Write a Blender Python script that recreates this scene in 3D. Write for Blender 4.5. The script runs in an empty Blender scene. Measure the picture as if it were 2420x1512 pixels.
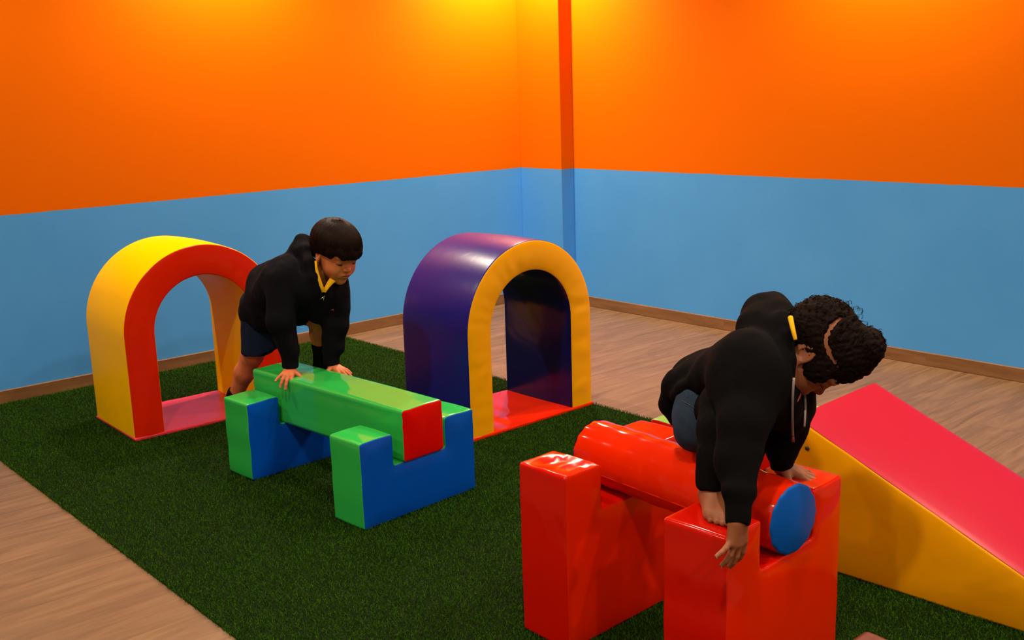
import bpy, bmesh, math, random
import numpy as np
from mathutils import Vector, Matrix
from mathutils.geometry import delaunay_2d_cdt
random.seed(7); rng = np.random.default_rng(7)
SC = bpy.context.scene
COL = SC.collection
PI = math.pi
V = lambda *a: np.array(a, float)
def unit(v): v = np.array(v, float); return v / np.linalg.norm(v)

# ------------------------------------------------------------------ camera
F = 2498.85; CAMZ = 1.4
R_ = V(0.66442583, 0.746722, -0.03073393); U_ = V(-0.13605859, 0.16129525, 0.97748243); W_ = V(-0.73486487, 0.64528296, -0.20876667)
def P(px, py, d):                       # pixel of the photograph at a given depth -> place in the room
    return V(0, 0, CAMZ) + d * (W_ + R_ * (px - 1210) / F + U_ * (756 - py) / F)
cam = bpy.data.objects.new('camera', bpy.data.cameras.new('camera')); COL.objects.link(cam)
cam.data.sensor_width = 36; cam.data.lens = F / 2420 * 36; cam.data.clip_start = .05
M = Matrix.Identity(4)
for i in range(3): M[i][0], M[i][1], M[i][2] = R_[i], U_[i], -W_[i]
M[2][3] = CAMZ; cam.matrix_world = M
SC.camera = cam

# ------------------------------------------------------------------ helpers
def tag(o, label=None, cat=None, group=None, kind=None):
    for k, v in (('label', label), ('category', cat), ('group', group), ('kind', kind)):
        if v: o[k] = v
    return o
def empty(name, loc, rz=0.0):
    o = bpy.data.objects.new(name, None); COL.objects.link(o)
    o.location = loc; o.rotation_euler = (0, 0, rz); o.empty_display_size = .1
    return o
def mesh_obj(name, verts, faces, mats, parent=None, smooth=True, fmat=None):
    me = bpy.data.meshes.new(name)
    verts = np.asarray(verts, np.float32)
    if isinstance(faces, np.ndarray):
        n, k = faces.shape
        me.vertices.add(len(verts)); me.vertices.foreach_set('co', verts.ravel())
        me.loops.add(n * k); me.loops.foreach_set('vertex_index', faces.astype(np.int32).ravel())
        me.polygons.add(n); me.polygons.foreach_set('loop_start', np.arange(0, n * k, k, dtype=np.int32))
        me.update(calc_edges=True); me.validate()
    else:
        me.from_pydata([tuple(map(float, v)) for v in verts], [], [tuple(f) for f in faces]); me.update()
    for m in (mats if isinstance(mats, (list, tuple)) else [mats]): me.materials.append(m)
    if fmat is not None: me.polygons.foreach_set('material_index', np.asarray(fmat, np.int32))
    me.polygons.foreach_set('use_smooth', np.full(len(me.polygons), smooth)); me.update()
    o = bpy.data.objects.new(name, me); COL.objects.link(o)
    if parent: o.parent = parent
    return o
def wnorm(o, keep=True):
    m = o.modifiers.new('weighted_normal', 'WEIGHTED_NORMAL'); m.keep_sharp = keep; m.weight = 100
    return o

# ------------------------------------------------------------------ materials
def new_mat(name):
    m = bpy.data.materials.new(name); m.use_nodes = True
    nt = m.node_tree; return m, nt, nt.nodes['Principled BSDF']
def nd(nt, t, **kw):
    n = nt.nodes.new(t)
    for k, v in kw.items():
        if k in n.inputs: n.inputs[k].default_value = v
        else: setattr(n, k, v)
    return n
def vinyl(name, col, rough=.2, wr=.35, scale=5.0, coat=0.0, spec=.32):
    m, nt, b = new_mat(name); L = nt.links.new
    b.inputs['Base Color'].default_value = (*col, 1); b.inputs['Roughness'].default_value = rough
    b.inputs['Specular IOR Level'].default_value = spec
    if coat: b.inputs['Coat Weight'].default_value = coat; b.inputs['Coat Roughness'].default_value = .06
    tc = nd(nt, 'ShaderNodeTexCoord')
    n1 = nd(nt, 'ShaderNodeTexNoise', Scale=scale, Detail=2.0, Roughness=.45, Distortion=.6)
    n2 = nd(nt, 'ShaderNodeTexNoise', Scale=420.0, Detail=1.0)
    b1 = nd(nt, 'ShaderNodeBump', Strength=wr, Distance=.02); b2 = nd(nt, 'ShaderNodeBump', Strength=.05, Distance=.0006)
    L(tc.outputs['Object'], n1.inputs['Vector']); L(tc.outputs['Object'], n2.inputs['Vector'])
    L(n1.outputs['Fac'], b1.inputs['Height']); L(n2.outputs['Fac'], b2.inputs['Height'])
    L(b1.outputs['Normal'], b2.inputs['Normal']); L(b2.outputs['Normal'], b.inputs['Normal'])
    return m
def cloth(name, col, scale=900.0, rough=.95, bump=.25, var=.15):
    m, nt, b = new_mat(name); L = nt.links.new
    tc = nd(nt, 'ShaderNodeTexCoord')
    n = nd(nt, 'ShaderNodeTexNoise', Scale=scale, Detail=2.0)
    n2 = nd(nt, 'ShaderNodeTexNoise', Scale=22.0, Detail=4.0)
    r = nd(nt, 'ShaderNodeValToRGB'); lo = [c * (1 - var) for c in col]; hi = [c * (1 + var) for c in col]
    r.color_ramp.elements[0].color = (*lo, 1); r.color_ramp.elements[1].color = (*hi, 1)
    r.color_ramp.elements[0].position = .3; r.color_ramp.elements[1].position = .7
    bu = nd(nt, 'ShaderNodeBump', Strength=bump, Distance=.001); bu2 = nd(nt, 'ShaderNodeBump', Strength=.3, Distance=.008)
    L(tc.outputs['Object'], n.inputs['Vector']); L(tc.outputs['Object'], n2.inputs['Vector'])
    L(n.outputs['Fac'], r.inputs['Fac']); L(r.outputs['Color'], b.inputs['Base Color'])
    L(n2.outputs['Fac'], bu2.inputs['Height']); L(n.outputs['Fac'], bu.inputs['Height'])
    L(bu2.outputs['Normal'], bu.inputs['Normal']); L(bu.outputs['Normal'], b.inputs['Normal'])
    b.inputs['Roughness'].default_value = rough; b.inputs['Specular IOR Level'].default_value = .08
    b.inputs['Sheen Weight'].default_value = 0
    return m
def plain(name, col, rough=.5, spec=.5, sss=0):
    m, nt, b = new_mat(name)
    b.inputs['Base Color'].default_value = (*col, 1); b.inputs['Roughness'].default_value = rough
    b.inputs['Specular IOR Level'].default_value = spec
    if sss: b.inputs['Subsurface Weight'].default_value = sss; b.inputs['Subsurface Scale'].default_value = .006; b.inputs['Subsurface Radius'].default_value = (1, .4, .2)
    return m
def skin(name, col):
    m, nt, b = new_mat(name); L = nt.links.new
    tc = nd(nt, 'ShaderNodeTexCoord'); n = nd(nt, 'ShaderNodeTexNoise', Scale=28.0, Detail=3.0)
    r = nd(nt, 'ShaderNodeValToRGB')
    r.color_ramp.elements[0].color = (col[0] * .9, col[1] * .84, col[2] * .82, 1); r.color_ramp.elements[1].color = (col[0] * 1.06, col[1] * 1.06, col[2] * 1.06, 1)
    r.color_ramp.elements[0].position = .35; r.color_ramp.elements[1].position = .65
    bu = nd(nt, 'ShaderNodeBump', Strength=.06, Distance=.0015)
    L(tc.outputs['Object'], n.inputs['Vector']); L(n.outputs['Fac'], r.inputs['Fac']); L(r.outputs['Color'], b.inputs['Base Color'])
    L(n.outputs['Fac'], bu.inputs['Height']); L(bu.outputs['Normal'], b.inputs['Normal'])
    b.inputs['Roughness'].default_value = .5; b.inputs['Specular IOR Level'].default_value = .35
    b.inputs['Subsurface Weight'].default_value = .12; b.inputs['Subsurface Scale'].default_value = .005; b.inputs['Subsurface Radius'].default_value = (1, .35, .15)
    return m

ORANGE = (.70, .140, .0001); BLUE = (.076, .345, .83); ZB = .9095
def wall_mat(name):                     # orange above, light blue dado below, slightly hand-cut line, roller texture
    m, nt, b = new_mat(name); L = nt.links.new
    g = nd(nt, 'ShaderNodeNewGeometry'); s = nd(nt, 'ShaderNodeSeparateXYZ'); L(g.outputs['Position'], s.inputs[0])
    n = nd(nt, 'ShaderNodeTexNoise', Scale=7.0, Detail=2.0); L(g.outputs['Position'], n.inputs['Vector'])
    mm = nd(nt, 'ShaderNodeMath', operation='MULTIPLY_ADD'); L(n.outputs['Fac'], mm.inputs[0]); mm.inputs[1].default_value = .007; L(s.outputs['Z'], mm.inputs[2])
    gt = nd(nt, 'ShaderNodeMath', operation='GREATER_THAN'); L(mm.outputs[0], gt.inputs[0]); gt.inputs[1].default_value = ZB + .0035
    n3 = nd(nt, 'ShaderNodeTexNoise', Scale=1.6, Detail=5.0, Roughness=.6); L(g.outputs['Position'], n3.inputs['Vector'])
    rb = nd(nt, 'ShaderNodeValToRGB'); rb.color_ramp.elements[0].position = .3; rb.color_ramp.elements[1].position = .75
    rb.color_ramp.elements[0].color = (BLUE[0] * .90, BLUE[1] * .94, BLUE[2] * .96, 1); rb.color_ramp.elements[1].color = (BLUE[0] * 1.12, BLUE[1] * 1.05, BLUE[2] * 1.02, 1)
    L(n3.outputs['Fac'], rb.inputs['Fac'])
    mx = nd(nt, 'ShaderNodeMix', data_type='RGBA'); L(gt.outputs[0], mx.inputs[0]); L(rb.outputs['Color'], mx.inputs[6]); mx.inputs[7].default_value = (*ORANGE, 1)
    L(mx.outputs[2], b.inputs['Base Color'])
    n2 = nd(nt, 'ShaderNodeTexNoise', Scale=160.0, Detail=2.0); L(g.outputs['Position'], n2.inputs['Vector'])
    bu = nd(nt, 'ShaderNodeBump', Strength=.06, Distance=.002); L(n2.outputs['Fac'], bu.inputs['Height']); L(bu.outputs['Normal'], b.inputs['Normal'])
    b.inputs['Roughness'].default_value = .7; b.inputs['Specular IOR Level'].default_value = .03
    return m
def wood_mat(name, c0, c1, c2, along='Y', plank=.19, length=1.25, rough=.45, seams=True):
    m, nt, b = new_mat(name); L = nt.links.new
    g = nd(nt, 'ShaderNodeNewGeometry')
    mp = nd(nt, 'ShaderNodeMapping')
    L(g.outputs['Position'], mp.inputs['Vector'])
    if along == 'X': mp.inputs['Rotation'].default_value = (0, 0, PI / 2)
    br = nd(nt, 'ShaderNodeTexBrick')   # the planks: rows across, bricks along
    rot = nd(nt, 'ShaderNodeMapping'); rot.inputs['Rotation'].default_value = (0, 0, PI / 2); L(mp.outputs['Vector'], rot.inputs['Vector'])
    L(rot.outputs['Vector'], br.inputs['Vector'])
    br.inputs['Scale'].default_value = 1; br.inputs['Brick Width'].default_value = length; br.inputs['Row Height'].default_value = plank
    br.inputs['Mortar Size'].default_value = .0012 if seams else 0; br.inputs['Mortar Smooth'].default_value = .4; br.offset = .37
    br.inputs['Color1'].default_value = (0, 0, 0, 1); br.inputs['Color2'].default_value = (1, 1, 1, 1); br.inputs['Mortar'].default_value = (.5, .5, .5, 1)
    st = nd(nt, 'ShaderNodeMapping'); st.inputs['Scale'].default_value = (15, 1.6, 15); L(mp.outputs['Vector'], st.inputs['Vector'])
    off = nd(nt, 'ShaderNodeVectorMath', operation='MULTIPLY_ADD'); L(br.outputs['Color'], off.inputs[0]); off.inputs[1].default_value = (3.1, 5.3, 2.2); L(st.outputs['Vector'], off.inputs[2])
    n = nd(nt, 'ShaderNodeTexNoise', Scale=1.5, Detail=7.0, Roughness=.62, Distortion=.9); L(off.outputs[0], n.inputs['Vector'])
    r = nd(nt, 'ShaderNodeValToRGB'); e = r.color_ramp.elements
    e[0].position = .28; e[0].color = (*c0, 1); e[1].position = .72; e[1].color = (*c2, 1); k = e.new(.5); k.color = (*c1, 1)
    L(n.outputs['Fac'], r.inputs['Fac'])
    mo = nd(nt, 'ShaderNodeMix', data_type='RGBA', blend_type='MULTIPLY'); L(br.outputs['Fac'], mo.inputs[0]); L(r.outputs['Color'], mo.inputs[6]); mo.inputs[7].default_value = (.62, .58, .55, 1)
    L(mo.outputs[2], b.inputs['Base Color'])
    bu = nd(nt, 'ShaderNodeBump', Strength=.12, Distance=.002); L(n.outputs['Fac'], bu.inputs['Height']); L(bu.outputs['Normal'], b.inputs['Normal'])
    b.inputs['Roughness'].default_value = rough; b.inputs['Specular IOR Level'].default_value = .4
    return m
def grass_mat(name, c0, c1, c2):
    m, nt, b = new_mat(name); L = nt.links.new
    g = nd(nt, 'ShaderNodeNewGeometry')
    n = nd(nt, 'ShaderNodeTexNoise', Scale=170.0, Detail=1.0); L(g.outputs['Position'], n.inputs['Vector'])
    r = nd(nt, 'ShaderNodeValToRGB'); e = r.color_ramp.elements
    e[0].position = .3; e[0].color = (*c0, 1); e[1].position = .78; e[1].color = (*c2, 1); k = e.new(.52); k.color = (*c1, 1)
    L(n.outputs['Fac'], r.inputs['Fac']); L(r.outputs['Color'], b.inputs['Base Color'])
    b.inputs['Roughness'].default_value = .7; b.inputs['Specular IOR Level'].default_value = .05
    return m

MAT = dict(
    wall=wall_mat('painted_wall'),
    floor=wood_mat('laminate_floor', (.110, .060, .026), (.168, .092, .042), (.228, .132, .064)),
    base_y=wood_mat('baseboard_wood_left', (.165, .078, .026), (.215, .108, .042), (.27, .142, .060), 'Y', seams=False),
    base_x=wood_mat('baseboard_wood_right', (.165, .078, .026), (.215, .108, .042), (.27, .142, .060), 'X', seams=False),
    ceiling=plain('ceiling_paint', (.62, .56, .48), .9),
    yellow=vinyl('yellow_vinyl', (.92, .51, .0002), .33, .2, spec=.02),
    gold=vinyl('golden_yellow_vinyl', (.84, .37, .0006), .28, .3, spec=.18),
    red=vinyl('red_vinyl', (.62, .016, .0004), .2, .2, spec=.22),
    orange_red=vinyl('orange_red_vinyl', (.69, .017, .0003), .11, .08, 4.0, spec=.28),
    scarlet=vinyl('scarlet_vinyl', (.56, .005, .0003), .15, .2, spec=.25),
    crimson=vinyl('crimson_vinyl', (.60, .002, .0004), .3, .35, spec=.12),
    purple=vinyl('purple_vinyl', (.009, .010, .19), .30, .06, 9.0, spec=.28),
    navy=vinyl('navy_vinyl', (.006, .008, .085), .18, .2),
    pinkred=vinyl('pink_red_vinyl', (.62, .03, .05), .3),
    pink=vinyl('pink_vinyl', (.44, .007, .036), .35, .08, spec=.2),
    green=vinyl('green_vinyl', (.026, .43, .072), .10, .2, 3.0, spec=.5),
    lime=vinyl('lime_green_vinyl', (.16, .42, .10), .15),
    blue=vinyl('blue_vinyl', (.0004, .075, .50), .26, .2, spec=.25),
    capblue=vinyl('cap_blue_vinyl', (.0006, .085, .42), .4, .2, spec=.2),
    maroon=vinyl('maroon_vinyl', (.12, .022, .016), .35),
    grassbase=plain('grass_backing', (.003, .010, .001), .9, .1),
    grass=grass_mat('grass_pile', (.010, .042, .0006), (.024, .090, .0016), (.075, .18, .006)),
    hood1=cloth('navy_fleece', (.0040, .0037, .0064)), hood2=cloth('black_fleece', (.0022, .0018, .0024)),
    shorts=cloth('navy_cotton', (.0065, .012, .031), 700), denim=cloth('dark_denim', (.028, .048, .085), 1200, .9, .4, .35),
    legging=cloth('black_jersey', (.0038, .003, .0034)), sock=cloth('black_sock', (.0035, .0025, .003)),
    poly=cloth('yellow_pique', (.78, .42, .012), 900), cord=cloth('grey_cord', (.30, .25, .23), 1500),
    stitch=plain('denim_thread', (.07, .085, .12), .8), rubber=plain('red_tip', (.25, .03, .02), .5),
    skin1=skin('light_brown_skin', (.56, .158, .056)), skin2=skin('brown_skin', (.29, .098, .042)),
    lip1=plain('lip_tone', (.33, .085, .05), .45), lip2=plain('lip_tone_dark', (.16, .04, .025), .45),
    nail=plain('fingernail', (.60, .30, .19), .35),
    dark=plain('lash_dark', (.012, .006, .004), .6), eyew=plain('eye_white', (.55, .48, .42), .25),
    metal=plain('silver_metal', (.7, .6, .45), .25), screw=plain('dark_screw', (.05, .03, .02), .4),
)
MAT['metal'].node_tree.nodes['Principled BSDF'].inputs['Metallic'].default_value = 1
def hair_mat(name, c0, c1, rough=.42):
    m, nt, b = new_mat(name); L = nt.links.new
    tc = nd(nt, 'ShaderNodeTexCoord'); n = nd(nt, 'ShaderNodeTexNoise', Scale=120.0, Detail=3.0); L(tc.outputs['Object'], n.inputs['Vector'])
    r = nd(nt, 'ShaderNodeValToRGB'); r.color_ramp.elements[0].color = (*c0, 1); r.color_ramp.elements[1].color = (*c1, 1)
    L(n.outputs['Fac'], r.inputs['Fac']); L(r.outputs['Color'], b.inputs['Base Color'])
    b.inputs['Roughness'].default_value = rough; b.inputs['Specular IOR Level'].default_value = .07
    return m
MAT['hair1'] = hair_mat('straight_dark_hair', (.0052, .0018, .0011), (.011, .0040, .0022), .5)
MAT['hair2'] = hair_mat('curly_dark_hair', (.003, .0013, .0009), (.009, .0034, .0019), .7)
MAT['glint'] = MAT['metal']

# ------------------------------------------------------------------ room shell
XL, YR, XP, YP, CZ = -5.385, 4.966, -4.990, 4.851, 2.75
def box(name, a, b, m, parent=None, bev=0.0):
    x0, y0, z0 = a; x1, y1, z1 = b
    v = [(x0, y0, z0), (x1, y0, z0), (x1, y1, z0), (x0, y1, z0), (x0, y0, z1), (x1, y0, z1), (x1, y1, z1), (x0, y1, z1)]
    f = [(3, 2, 1, 0), (4, 5, 6, 7), (0, 1, 5, 4), (1, 2, 6, 5), (2, 3, 7, 6), (3, 0, 4, 7)]
    o = mesh_obj(name, v, f, m, parent, smooth=False)
    if bev:
        md = o.modifiers.new('bevel', 'BEVEL'); md.width = bev; md.segments = 3
        o.data.polygons.foreach_set('use_smooth', [True] * 6); wnorm(o)
    return o
S = lambda o: tag(o, kind='structure')
S(box('floor', (XL - .12, -2.2, -.1), (3.2, YR + .12, 0), MAT['floor']))
S(box('wall_left', (XL - .12, -2.2, 0), (XL, YR + .12, CZ), MAT['wall']))
S(box('wall_right', (XL, YR, 0), (3.2, YR + .12, CZ), MAT['wall']))
S(box('wall_corner', (XL, YP, 0), (XP, YR, CZ), MAT['wall'], bev=.004))
S(box('ceiling', (XL - .12, -2.2, CZ), (3.2, YR + .12, CZ + .1), MAT['ceiling']))
S(box('baseboard_left', (XL, -2.2, 0), (XL + .014, YP, .067), MAT['base_y'], bev=.003))
S(box('baseboard_right', (XP + .014, YR - .014, 0), (3.2, YR, .067), MAT['base_x'], bev=.003))
S(box('baseboard_corner', (XL + .014, YP - .014, 0), (XP + .014, YP, .067), MAT['base_x'], bev=.003))
S(box('baseboard_column', (XP, YP, 0), (XP + .014, YR, .067), MAT['base_y'], bev=.003))

# ------------------------------------------------------------------ artificial grass mat
GX0, GX1, GY0, GY1 = XL + .016, .6, 1.135, 3.335
gm = empty('grass_mat', (GX0, GY0, 0))
tag(gm, 'dark green artificial grass mat laid over the wood floor under the foam pieces', 'grass mat')
b_ = box('mat_backing', (0, 0, 0), (GX1 - GX0, GY1 - GY0, .004), MAT['grassbase'], gm)
def blades(n, x0, x1, y0, y1, h, w):
    x = rng.uniform(x0, x1, n); y = rng.uniform(y0, y1, n)
    a = rng.uniform(0, 2 * PI, n); hh = h * rng.uniform(.55, 1.15, n); lean = rng.uniform(.15, 1.0, n) * hh; la = rng.uniform(0, 2 * PI, n)
    c, s = np.cos(a) * w / 2, np.sin(a) * w / 2; lx, ly = np.cos(la) * lean, np.sin(la) * lean
    z0 = np.full(n, .003)
    B0 = np.stack([x - c, y - s, z0], 1); B1 = np.stack([x + c, y + s, z0], 1)
    M0 = np.stack([x - c * .8 + lx * .4, y - s * .8 + ly * .4, z0 + hh * .65], 1); M1 = np.stack([x + c * .8 + lx * .4, y + s * .8 + ly * .4, z0 + hh * .65], 1)
    T = np.stack([x + lx, y + ly, z0 + hh * .9], 1)
    T2 = T + np.stack([c * .3, s * .3, z0 * 0], 1)
    v = np.stack([B0, B1, M1, M0, T2, T], 1).reshape(-1, 3)
    i = np.arange(n)[:, None] * 6
    f = np.concatenate([i + [[0, 1, 2, 3]], i + [[3, 2, 4, 5]]], 0)
    return v, f
vs, fs, o_ = [], [], 0
for (n, x0, x1, y0, y1) in ((300000, -2.9, -.45, GY0, GY1), (240000, GX0, -2.9, GY0, GY1), (20000, -.45, GX1, GY0, GY1), (2600, GX0, -1.5, GY0 - .008, GY0 + .006), (2600, GX0, -1.5, GY1 - .006, GY1 + .008)):
    v, f = blades(n, x0, x1, y0, y1, .0125, .0015); vs.append(v); fs.append(f + o_); o_ += len(v)
gv = np.concatenate(vs) - [GX0, GY0, 0]
gb = mesh_obj('grass_pile', gv, np.concatenate(fs), MAT['grass'], gm, smooth=False); tag(gb, kind='stuff')

# ------------------------------------------------------------------ upholstered foam pieces
def densify(poly, step=.02, r=.0, amp=.0012, seed=0):
    g = np.random.default_rng(seed); out = []
    n = len(poly)
    for i in range(n):
        a, b = np.array(poly[i], float), np.array(poly[(i + 1) % n], float); L = np.linalg.norm(b - a); k = max(1, int(L / step))
        for j in range(k): out.append(a + (b - a) * j / k)
    out = np.array(out); m = len(out)
    t = np.arange(m) / m * 2 * PI; nz = sum(g.normal() * np.cos(q * t + g.uniform(0, 6.3)) for q in range(3, 22)) * amp * .35
    return out, nz
def offset_poly(p, d):
    n = len(p); a = np.roll(p, 1, 0); b = np.roll(p, -1, 0)
    e1 = p - a; e2 = b - p
    e1 /= np.maximum(np.linalg.norm(e1, axis=1, keepdims=True), 1e-9); e2 /= np.maximum(np.linalg.norm(e2, axis=1, keepdims=True), 1e-9)
    n1 = np.stack([-e1[:, 1], e1[:, 0]], 1); n2 = np.stack([-e2[:, 1], e2[:, 0]], 1)
    q = n1 + n2; q /= np.maximum((q * n1).sum(1, keepdims=True), .3); 
    return p + q * d                    # positive = inward for counter-clockwise outlines
def soften(poly, r, seg=4):             # round every corner of an outline
    out = []; n = len(poly)
    for i in range(n):
        p, a, b = (np.array(poly[j % n], float) for j in (i, i - 1, i + 1))
        u, v = unit(a - p), unit(b - p); p0, p1 = p + u * r, p + v * r
        for k in range(seg + 1):
            t = k / seg; out.append((1 - t) ** 2 * p0 + 2 * t * (1 - t) * p + t * t * p1)
    return out
def cap_dist(p, ring):
    a = ring; b = np.roll(ring, -1, 0); e = b - a; L2 = np.maximum((e * e).sum(1), 1e-12)
    w = p[:, None] - a[None]; t = np.clip((w * e).sum(2) / L2, 0, 1)
    return np.sqrt(((w - t[..., None] * e) ** 2).sum(2)).min(1)
def cap_fill(ring, seed, step=.016):    # triangulates a panel with inner points so that it can be padded
    g = np.random.default_rng(seed + 100); lo, hi = ring.min(0), ring.max(0)
    xs = np.arange(lo[0], hi[0], step); ys = np.arange(lo[1], hi[1], step)
    X, Y = np.meshgrid(xs, ys); p = np.stack([X.ravel(), Y.ravel()], 1) + g.uniform(-.2, .2, (X.size, 2)) * step
    a = ring; b = np.roll(ring, -1, 0)
    c = ((a[None, :, 1] > p[:, None, 1]) != (b[None, :, 1] > p[:, None, 1])) & (p[:, None, 0] < (b[None, :, 0] - a[None, :, 0]) * (p[:, None, 1] - a[None, :, 1]) / (b[None, :, 1] - a[None, :, 1] + 1e-12) + a[None, :, 0])
    p = p[c.sum(1) % 2 == 1]; p = p[cap_dist(p, ring) > step * .45]
    n = len(ring); pts = [Vector(q) for q in ring] + [Vector(q) for q in p]
    _, oe, of, orig, *_ = delaunay_2d_cdt(pts, [(i, (i + 1) % n) for i in range(n)], [], 1, 1e-6)
    ov = np.array([tuple(q) for q in pts]); of = [[orig[i][0] for i in t if orig[i]] for t in of]
    of = [t for t in of if len(t) == 3]
    out = []
    for t in of:
        q = ov[list(t)]; ar = (q[1, 0] - q[0, 0]) * (q[2, 1] - q[0, 1]) - (q[1, 1] - q[0, 1]) * (q[2, 0] - q[0, 0])
        out.append(tuple(t) if ar > 0 else tuple(t)[::-1])
    return ov, out
def prism(root, poly, depth, mats, names, r=.006, bulge=.006, seed=0, axis='y', y0=0.0, amp=.0012, cr=.008, maxin=.03):
    """outline in (x, z) counter-clockwise as seen from the front (-y); swept over y0..y0+depth; front panel, back panel and band are separate sewn parts"""
    cr = max(cr, r * 1.7)
    pl, nz = densify(soften(poly, cr), seed=seed, amp=amp); n = len(pl)
    pl = offset_poly(pl, nz[:, None])
    def P3(q, y): return np.stack([q[:, 0], np.full(n, y) if np.isscalar(y) else y, q[:, 1]], 1)
    objs = {}
    for which, mk in (('front', 0), ('back', 1)):
        s = 1 if which == 'front' else -1; yb = y0 if which == 'front' else y0 + depth
        rings = []
        for ins, dy in ((r * .29, r * .29), (r * .6, r * .08), (r, -.0002)):
            rings.append(P3(offset_poly(pl, ins), yb + s * dy))
        v = np.concatenate(rings); f = []; nr = len(rings)
        for k in range(nr - 1):
            for i in range(n):
                j = (i + 1) % n; q = (k * n + i, k * n + j, (k + 1) * n + j, (k + 1) * n + i)
                f.append(q if s == 1 else q[::-1])
        cp, cf = cap_fill(rings[-1][:, [0, 2]], seed + mk)
        d = cap_dist(cp, rings[-1][:, [0, 2]])
        yy = rings[-1][0, 1] - s * bulge * (1 - np.exp(-d / .03))
        base = (nr - 1) * n
        v = np.concatenate([v[:base], np.stack([cp[:, 0], yy, cp[:, 1]], 1)])
        f += [tuple(base + q for q in (t if s == 1 else t[::-1])) for t in cf]
        objs[which] = wnorm(mesh_obj(names[mk], v, f, mats[mk], root))
    rings = [P3(offset_poly(pl, r * .29), y0 + r * .29), P3(offset_poly(pl, r * .05), y0 + r * .65), P3(pl, y0 + r * 1.3)]
    for t in np.linspace(.1, .9, 7): rings.append(P3(offset_poly(pl, -bulge * .35 * math.sin(PI * t)), y0 + r * 1.3 + (depth - 2.6 * r) * t))
    rings += [P3(pl, y0 + depth - 1.3 * r), P3(offset_poly(pl, r * .05), y0 + depth - r * .65), P3(offset_poly(pl, r * .29), y0 + depth - r * .29)]
    v = np.concatenate(rings); f = []
    for k in range(len(rings) - 1):
        for i in range(n): j = (i + 1) % n; f.append((k * n + j, k * n + i, (k + 1) * n + i, (k + 1) * n + j))
    objs['band'] = wnorm(mesh_obj(names[2], v, f, mats[2], root))
    return objs

def support(x, y, t, W, D, H, p, n, mats, label, seed, sub=.0):
    root = empty('foam_support', (x, y, sub), t); tag(root, label, 'foam block')
    H = H - sub
    poly = [(0, 0), (W, 0), (W, H), (W - p, H), (W - p, H - n), (p, H - n), (p, H), (0, H)]
    prism(root, poly, D, mats, ('front_panel', 'back_panel', 'side_band'), r=.007, bulge=.005, seed=seed, amp=.0006, cr=.007)
    return root
g_ = (.508, .168, .3057, .138, .1102)
GM = (MAT['blue'], MAT['blue'], MAT['green'])
Zg = .004
support(-2.794, 1.7775, 1.637, *g_, GM, 'blue and green notched foam support holding the red end of the green beam', 1, Zg)
support(-3.492, 1.7438, 1.632, *g_, GM, 'blue and green notched foam support under the beam end where the boy leans', 2, Zg)
r_ = (.491, .169, .474, .1326, .119)
RM = (MAT['orange_red'], MAT['orange_red'], MAT['scarlet'])
support(-1.2694, 1.6966, 1.629, *r_, RM, 'tall red notched foam support under the near blue end of the red roller', 3, Zg)
fs_ = support(-1.7707, 1.7131, 1.594, *r_, RM, 'tall red notched foam support under the far end of the red roller, with creased top', 4, Zg)
for o in fs_.children:                  # the slack cover puckers on top of this one's near post
    if o.name.startswith('side_band'):
        for v in o.data.vertices:
            if v.co.z > .462 and v.co.x < .14:
                e = min(v.co.x, .1326 - v.co.x, v.co.y, .169 - v.co.y); w_ = max(0, min(1, e / .03))
                v.co.z += w_ * (-.004 + .006 * math.sin(38 * v.co.x + 55 * v.co.y + 1.2 * math.sin(60 * v.co.x)) * math.sin(31 * v.co.y + 1.0))
        o.data.update()

bm_ = empty('foam_beam', (-2.795, 1.952, .1955), 1.647)
tag(bm_, 'long green foam beam with a red end laid across the two blue and green supports', 'foam beam')
prism(bm_, [(0, 0), (.1826, 0), (.1826, .1826), (0, .1826)], .9066, (MAT['crimson'], MAT['crimson'], MAT['green']), ('end_panel', 'end_panel', 'cover'), r=.008, bulge=.006, seed=5, cr=.012, amp=.0007)

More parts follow.
